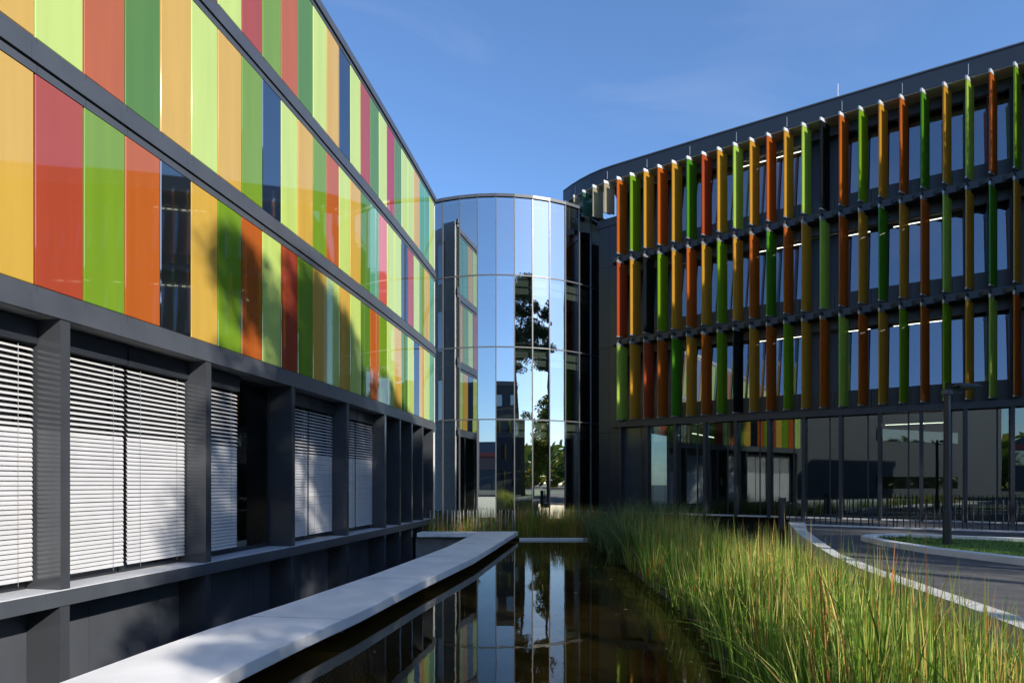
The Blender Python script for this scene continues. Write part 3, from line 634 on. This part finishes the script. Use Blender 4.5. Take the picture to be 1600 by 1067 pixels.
while cnt < 3900:
    y = 2.6 + 24.4 * rnd.random() ** 1.3
    x0 = interp(SHORE, y) - 0.16; x1 = interp(WALL_IN, y) - 0.10
    if y > 17: x1 = min(x1, x0 + 3.6)
    u = rnd.random() ** 0.9; x = x0 + (x1 - x0) * u
    patch = math.sin(x * 2.3 + 1.3 * math.sin(y * 1.1)) * math.sin(y * 1.7 + x)
    if rnd.random() > 0.66 + 0.34 * patch: continue
    hb = (1.50 + 0.24 * max(0, (11 - y) / 6) + 0.30 * patch + rnd.uniform(-.35, .22)) * (0.85 + .15 * min(u * 5, 1)) * (1 - .28 * max(0, (u - .6) / .4))
    hue = rnd.random()
    if u > 0.4 and hue < .42: w_ = (1, 2, 4, 6, 3.5)
    elif hue < .20: w_ = (1, 3, 7, 3, .6)
    elif hue < .58: w_ = (4, 6, 2, .8, .3)
    else: w_ = (6, 4, 1.5, .8, .3)
    az0 = rnd.uniform(0, 6.28)
    for q in range(rnd.randint(3, 7)):
        az = az0 + rnd.gauss(0, 1.3); sp = rnd.uniform(0, .07)
        hh = hb * rnd.uniform(.55, 1.08); mi = pick(w_)
        if rnd.random() < .05: hh *= 1.18; mi = rnd.choice((3, 4, 2))
        dr = rnd.choice((0, 0, .02, .05, .10, .25)) if rnd.random() > .05 else rnd.uniform(.6, 1.1)
        ln = abs(rnd.gauss(0, .065)) + (.10 if u < .06 else 0)
        if u < .06 and rnd.random() < .14: az = math.pi + rnd.gauss(0, .7); dr += .25
        blade(bb, x + math.cos(az) * sp, y + math.sin(az) * sp, -1.06, hh, rnd.uniform(.013, .034), az, ln, dr, mi, n=5)
    cnt += 1
tag(bb.build("reeds", reed_cols, fix=False), "tall green and straw yellow reeds filling the right bank of the pond", "reeds", kind="stuff")
bb = B()
for i in range(2600):
    x = rnd.uniform(0.3, 4.3) if rnd.random() < .78 else rnd.uniform(-4.3, 0.4); y = rnd.uniform(30.75, 32.8)
    blade(bb, x, y, -1.03, rnd.uniform(.75, 1.75) * (1 if x > .2 else .85), rnd.uniform(.012, .022), rnd.uniform(0, 6.28), rnd.uniform(0, .12), rnd.choice((0, 0, .1, .3)), pick((6, 3, .6, 2.0, 5)))
tag(bb.build("far_reeds", reed_cols, fix=False), "brown and green reeds in front of the glass tower foot", "reeds", kind="stuff")
bb = B()
gcols = [leafmat("fountain_grass_green", (0.07, 0.125, 0.035), 0.35), leafmat("fountain_grass_pale", (0.30, 0.34, 0.15), 0.35)]
for i in range(7600):
    cx_, cy_, hh = rnd.choice(((4.1, 26.0, 1.55), (5.0, 27.6, 2.0), (4.0, 28.6, 1.5), (6.0, 26.8, 2.05), (4.2, 24.6, 1.5), (6.9, 25.6, 1.9), (4.6, 23.0, 1.75), (4.0, 21.2, 1.5)))
    x, y = cx_ + rnd.gauss(0, .33), cy_ + rnd.gauss(0, .45)
    blade(bb, x, y, -1.03, hh * rnd.uniform(.8, 1.3), rnd.uniform(.008, .015), rnd.uniform(0, 6.28), rnd.uniform(.02, .3), rnd.uniform(.2, .9), 0 if rnd.random() < .72 else 1, n=5)
tag(bb.build("fountain_grass", gcols, fix=False), "fine dark green drooping grass mound at the far right corner of the pond", "grass", kind="stuff")
bb = B()
for i in range(5000):
    a = rnd.random() ** .5; p = rnd.choice(ISL); q = rnd.choice(ISL); x = p[0] + (q[0] - p[0]) * a * .9; y = p[1] + (q[1] - p[1]) * a * .9
    p_ = inset((x, y), .45); 
    if p_[1] < 10.5: continue
    blade(bb, p_[0], p_[1], 0.05, rnd.uniform(.04, .13), .012, rnd.uniform(0, 6.28), .2, .3, 0, n=2)
tag(bb.build("island_grass", [leafmat("short_grass", (0.07, 0.13, 0.018), 0.3)], fix=False), "short green grass on the kerbed island around the lamp post", "grass", kind="stuff")

bb = B()
for i in range(150):
    y = rnd.uniform(5, 29); x = interp(SHORE, y) - abs(rnd.gauss(0.25, .5)) if rnd.random() < .75 else rnd.uniform(interp(LEDGE_FRONT, y) + .1, 3); a = rnd.uniform(0, 6.28); l = rnd.uniform(.02, .06)
    u = (math.cos(a) * l, math.sin(a) * l); v = (-u[1] * .4, u[0] * .4); z = WATER_Z + .004
    bb.face([(x - u[0], y - u[1], z), (x + v[0], y + v[1], z + .003), (x + u[0], y + u[1], z), (x - v[0], y - v[1], z + .004)], rnd.choice((0, 0, 1)))
tag(bb.build("fallen_leaves", [reed_cols[3], reed_cols[4]], fix=False), "few small fallen leaves floating near the reed bank", "leaves", kind="stuff")
# ------------------------------------------------------------------ trees behind the camera (mirrored by the tower, casting the dappled shade)
bark = surf("pine_bark", (0.14, 0.085, 0.05), rough=0.9, var=0.35, scale=6, bump=0.6, bscale=18)
bark_grey = surf("grey_bark", (0.12, 0.11, 0.09), rough=0.9, var=0.35, scale=6, bump=0.6, bscale=18)
needles = [leafmat("pine_needles_dark", (0.028, 0.055, 0.018), 0.15), leafmat("pine_needles", (0.045, 0.08, 0.022), 0.15)]
leaves = [leafmat("autumn_leaf_green", (0.10, 0.16, 0.02), 0.4), leafmat("autumn_leaf_yellow", (0.28, 0.26, 0.03), 0.4)]
def clump(bb, c, r, n, size, rg, flat=0.6):
    for _ in range(n):
        while True:
            v = Vector((rg.uniform(-1, 1), rg.uniform(-1, 1), rg.uniform(-1, 1)))
            if 0.12 < v.length < 1: break
        p = Vector((c[0] + v.x * r, c[1] + v.y * r, c[2] + v.z * r * flat)); s = size * rg.uniform(.6, 1.3)
        a = Vector((rg.gauss(0, 1), rg.gauss(0, 1), rg.gauss(0, 1))).normalized(); u = a.orthogonal().normalized() * s; q = a.cross(u).normalized() * s * rg.uniform(.35, .7)
        bb.face([p - u, p + q * .8, p + u, p - q], 0 if rg.random() < .6 else 1)
def make_tree(kind, h, seed):
    rg = random.Random(seed); tr, cr = B(), B()
    if kind == 'pine':
        r0 = h * 0.011; bend = [(rg.uniform(-.3, .3), rg.uniform(-.3, .3)) for _ in range(6)]
        pts = [(bend[i][0] * i * .3, bend[i][1] * i * .3, h * i / 5.3) for i in range(6)]
        tr.tube(pts, [r0 * (1 - .15 * i) for i in range(6)], 9)
        for i in range(38):
            t = rg.uniform(.62, .98) if i > 2 else rg.uniform(.9, 1.0); f = (t - .58) / .42
            rad = h * 0.128 * (math.sin(math.pi * min(f * .78 + .2, 1)) + .12) * rg.uniform(.35, 1.1); az = rg.uniform(0, 6.283)
            j = min(int(t * 5.3), 4); base = Vector(pts[j]).lerp(Vector(pts[j + 1]), t * 5.3 - j)
            e = base + Vector((math.cos(az) * rad, math.sin(az) * rad, rg.uniform(-.2, .9)))
            tr.tube([tuple(base), tuple((base + e) / 2 + Vector((0, 0, -.15))), tuple(e)], [r0 * .28, r0 * .18, r0 * .07], 5)
            for q in range(3):
                c = e + Vector((rg.uniform(-.9, .9), rg.uniform(-.9, .9), rg.uniform(-.2, .5)))
                clump(cr, c, h * .042 * rg.uniform(.7, 1.3), 190, .165, rg, .6)
    else:
        r0 = h * 0.014; tr.tube([(0, 0, 0), (.1, 0, h * .35), (.0, .15, h * .75)], [r0, r0 * .8, r0 * .35], 9)
        for i in range(34):
            t = rg.uniform(.28, .97); rad = h * .26 * math.sin(math.pi * min(max((t - .2) / .85, .08), .97)) * rg.uniform(.3, 1.1); az = rg.uniform(0, 6.283)
            e = Vector((math.cos(az) * rad, math.sin(az) * rad, h * t)); base = Vector((0, 0, h * min(t * .8, .72)))
            tr.tube([tuple(base), tuple((base + e) / 2), tuple(e)], [r0 * .3, r0 * .2, r0 * .06], 5)
            for q in range(2): clump(cr, e + Vector((rg.uniform(-.8, .8), rg.uniform(-.8, .8), rg.uniform(-.5, .5))), h * .075 * rg.uniform(.7, 1.3), 85, .19, rg, .8)
    return tr.mesh("trunk", bark if kind == 'pine' else bark_grey, smooth=True, fix=False), cr.mesh("crown", needles if kind == 'pine' else leaves, fix=False)
TM = {('pine', 0): make_tree('pine', 26, 3), ('pine', 1): make_tree('pine', 26, 8), ('leaf', 0): make_tree('leaf', 12, 21), ('leaf', 1): make_tree('leaf', 12, 33)}
TREES = [("pine", 0, 18.9, -8.0, 27.6, .4, "tall slender pine mirrored at the left of the tree group in the tower glass"),
         ("pine", 1, 25.6, -9.4, 26.5, 2.1, "dense dark pine mirrored in the bright middle panes of the tower"),
         ("pine", 0, 27.5, -2.5, 27.5, 3.6, "highest pine mirrored beside the reflected finned building in the tower"),
         ("pine", 1, 21.5, -1.5, 25.0, 5.0, "pine with a bare leaning trunk mirrored low in the tower panes"),
         ("pine", 0, 31.0, 2.5, 24.0, 1.3, "shorter pine mirrored at the right edge of the tree group"),
         ("pine", 1, 33.0, -8.5, 25.0, 4.2, "pine mirrored behind the other trunks on the sunlit lawn"),
         ("pine", 1, 17.6, -10.7, 20.3, 3.0, "lower pine whose branches show mirrored just right of the grey blue building"),
         ("pine", 0, 28.5, 10.0, 23.5, 5.5, "pine standing close before the right end of the finned building"),
         ("pine", 1, 27.0, 13.8, 24.0, 0.7, "leafy topped pine close to the finned building beyond the grass island"),
         ("pine", 0, 35.0, 8.0, 25.0, 2.6, "tall pine past the far right end of the path"),
         ("leaf", 0, 29.0, 6.0, 12.0, .3, "yellow green leafy tree mirrored under the pines at the right"),
         ("leaf", 1, 31.5, -1.0, 10.0, 2.3, "bushy green tree mirrored between the pine trunks"),
         ("leaf", 0, 36.0, 4.5, 15.0, 4.1, "broad leafy tree standing past the right end of the finned building"),
         ("leaf", 1, 16.0, -16.0, 9.0, 0.9, "small yellow green tree before the mirrored grey blue building"),
         ("leaf", 0, 41.0, -20.0, 14.0, 2.9, "tall leafy tree far back on the mirrored lawn"),
         ("leaf", 1, 44.0, -9.0, 15.0, 5.2, "wide leafy tree closing the mirrored lawn on the right"),
         ("leaf", 0, 29.0, -22.0, 13.0, 3.3, "leafy tree beside the end of the mirrored grey blue building"),
         ("leaf", 1, 41.0, 1.5, 16.5, 1.1, "large leafy tree shading the ground floor of the finned building")]
for kind, v, x, y, h, rz, lb in TREES:
    th = thing("pine_tree" if kind == "pine" else "leafy_tree", lb, "tree", (x, y, 0), "pines behind the viewer" if kind == "pine" else "leafy trees behind the viewer")
    th.rotation_euler = (0, 0, rz); s = h / (26 if kind == "pine" else 12); th.scale = (s, s, s)
    tm, cm = TM[(kind, v)]
    link_mesh("trunk", tm, th, (0, 0, 0)); link_mesh("crown", cm, th, (0, 0, 0))

# ------------------------------------------------------------------ buildings behind the camera, seen only as reflections
grey_wall = surf("grey_blue_cladding", (0.065, 0.068, 0.085), rough=0.6, var=0.08, scale=0.6)
GB = thing("campus_building", "grey blue building with slit windows mirrored in the tower glass", "building", (11, -24, 0))
bb = B(); bb.box(-1, 24, -34, -20, 0, 15.4); bb.build("wall", grey_wall, GB)
bb = B(); bb.prism([(-1.2, -34.2), (24.2, -34.2), (24.2, -19.85), (-1.2, -19.85)], 15.4, 16.0); bb.build("roof_edge", surf("sandy_roof_edge", (0.2, 0.19, 0.18), rough=0.7), GB)
yel = surf("yellow_reveal", (0.5, 0.42, 0.03), rough=0.5)
for lev, z in enumerate((1.2, 4.9, 8.6, 12.0)):
    x = 0.3; i = 0
    while x < 23:
        wide = lev == 3 and i > 1
        wd = 1.3 if wide else 0.45
        bb = B(); bb.box(x, x + wd, -20.0, -19.96, z, z + 2.1); wn = bb.build("window", coated_glass if False else MPAN['b'], GB)
        if not wide and (i % 3 != 2):
            bb = B(); bb.box(x + wd + .003, x + wd + .18, -20.0, -19.95, z, z + 2.1); bb.build("reveal", yel, wn)
        x += rnd.choice((1.5, 2.3, 1.0)) + (1.0 if wide else 0); i += 1
WB = thing("campus_building", "plain dark grey block added behind the viewer for the shopfront panes to mirror", "building", (-30, -18, 0))  # unseen block added to keep bright sky out of the shopfront reflections
bb = B(); bb.box(-46, -16, -40, 4.5, 0, 13.0); bb.build("wall", grey_wall, WB)
bb = B(); bb.box(-46.2, -15.8, -40.2, 4.7, 13.0, 13.5); bb.build("roof_edge", charcoal_dark, WB)
bb = B(); bb.hull8([(-16, -20, 13.0), (-30, -20, 13.0), (-30, -6, 13.0), (-16, -6, 13.0), (-22.9, -19, 16.5), (-23.1, -19, 16.5), (-23.1, -7, 16.5), (-22.9, -7, 16.5)]); bb.build("roof", charcoal_dark, WB)
for z in (1.0, 6.6):
    bb = B(); bb.box(-16, -15.96, -30, -14, z, z + 1.4); bb.build("window_band", MPAN['k'], WB)
RBD = thing("red_roofed_building", "distant grey building with a red eaves band mirrored low in the tower", "building", (-26, -110, 0))
bb = B(); bb.box(-48, -4, -125, -105, 0, 9); bb.build("wall", grey_wall, RBD)
bb = B(); bb.box(-48, -4, -105.0, -104.9, 5.5, 8.8); bb.build("window_band", MPAN['b'], RBD)
bb = B(); bb.box(-49, -3, -126, -104, 9, 10.2); bb.build("eaves", surf("red_eaves", (0.45, 0.08, 0.07), rough=0.6), RBD)
bb = B(); bb.hull8([(-49, -126, 10.2), (-3, -126, 10.2), (-3, -104, 10.2), (-49, -104, 10.2), (-46, -120, 13.5), (-6, -120, 13.5), (-6, -110, 13.5), (-46, -110, 13.5)]); bb.build("roof", charcoal_dark, RBD)
# a far line of woodland closes the horizon behind the viewer
bb = B(); rg = random.Random(5)
for i in range(260):
    a = R(rg.uniform(150, 400)); d = rg.uniform(130, 210); hh = rg.uniform(9, 17)
    c = (math.cos(a) * d, math.sin(a) * d, hh * .5); 
    clump(bb, c, hh * .8, 120, 2.0, rg, .7)
tag(bb.build("far_woodland", leaves, fix=False), "far belt of trees closing the horizon behind the grey building", "trees", kind="stuff")
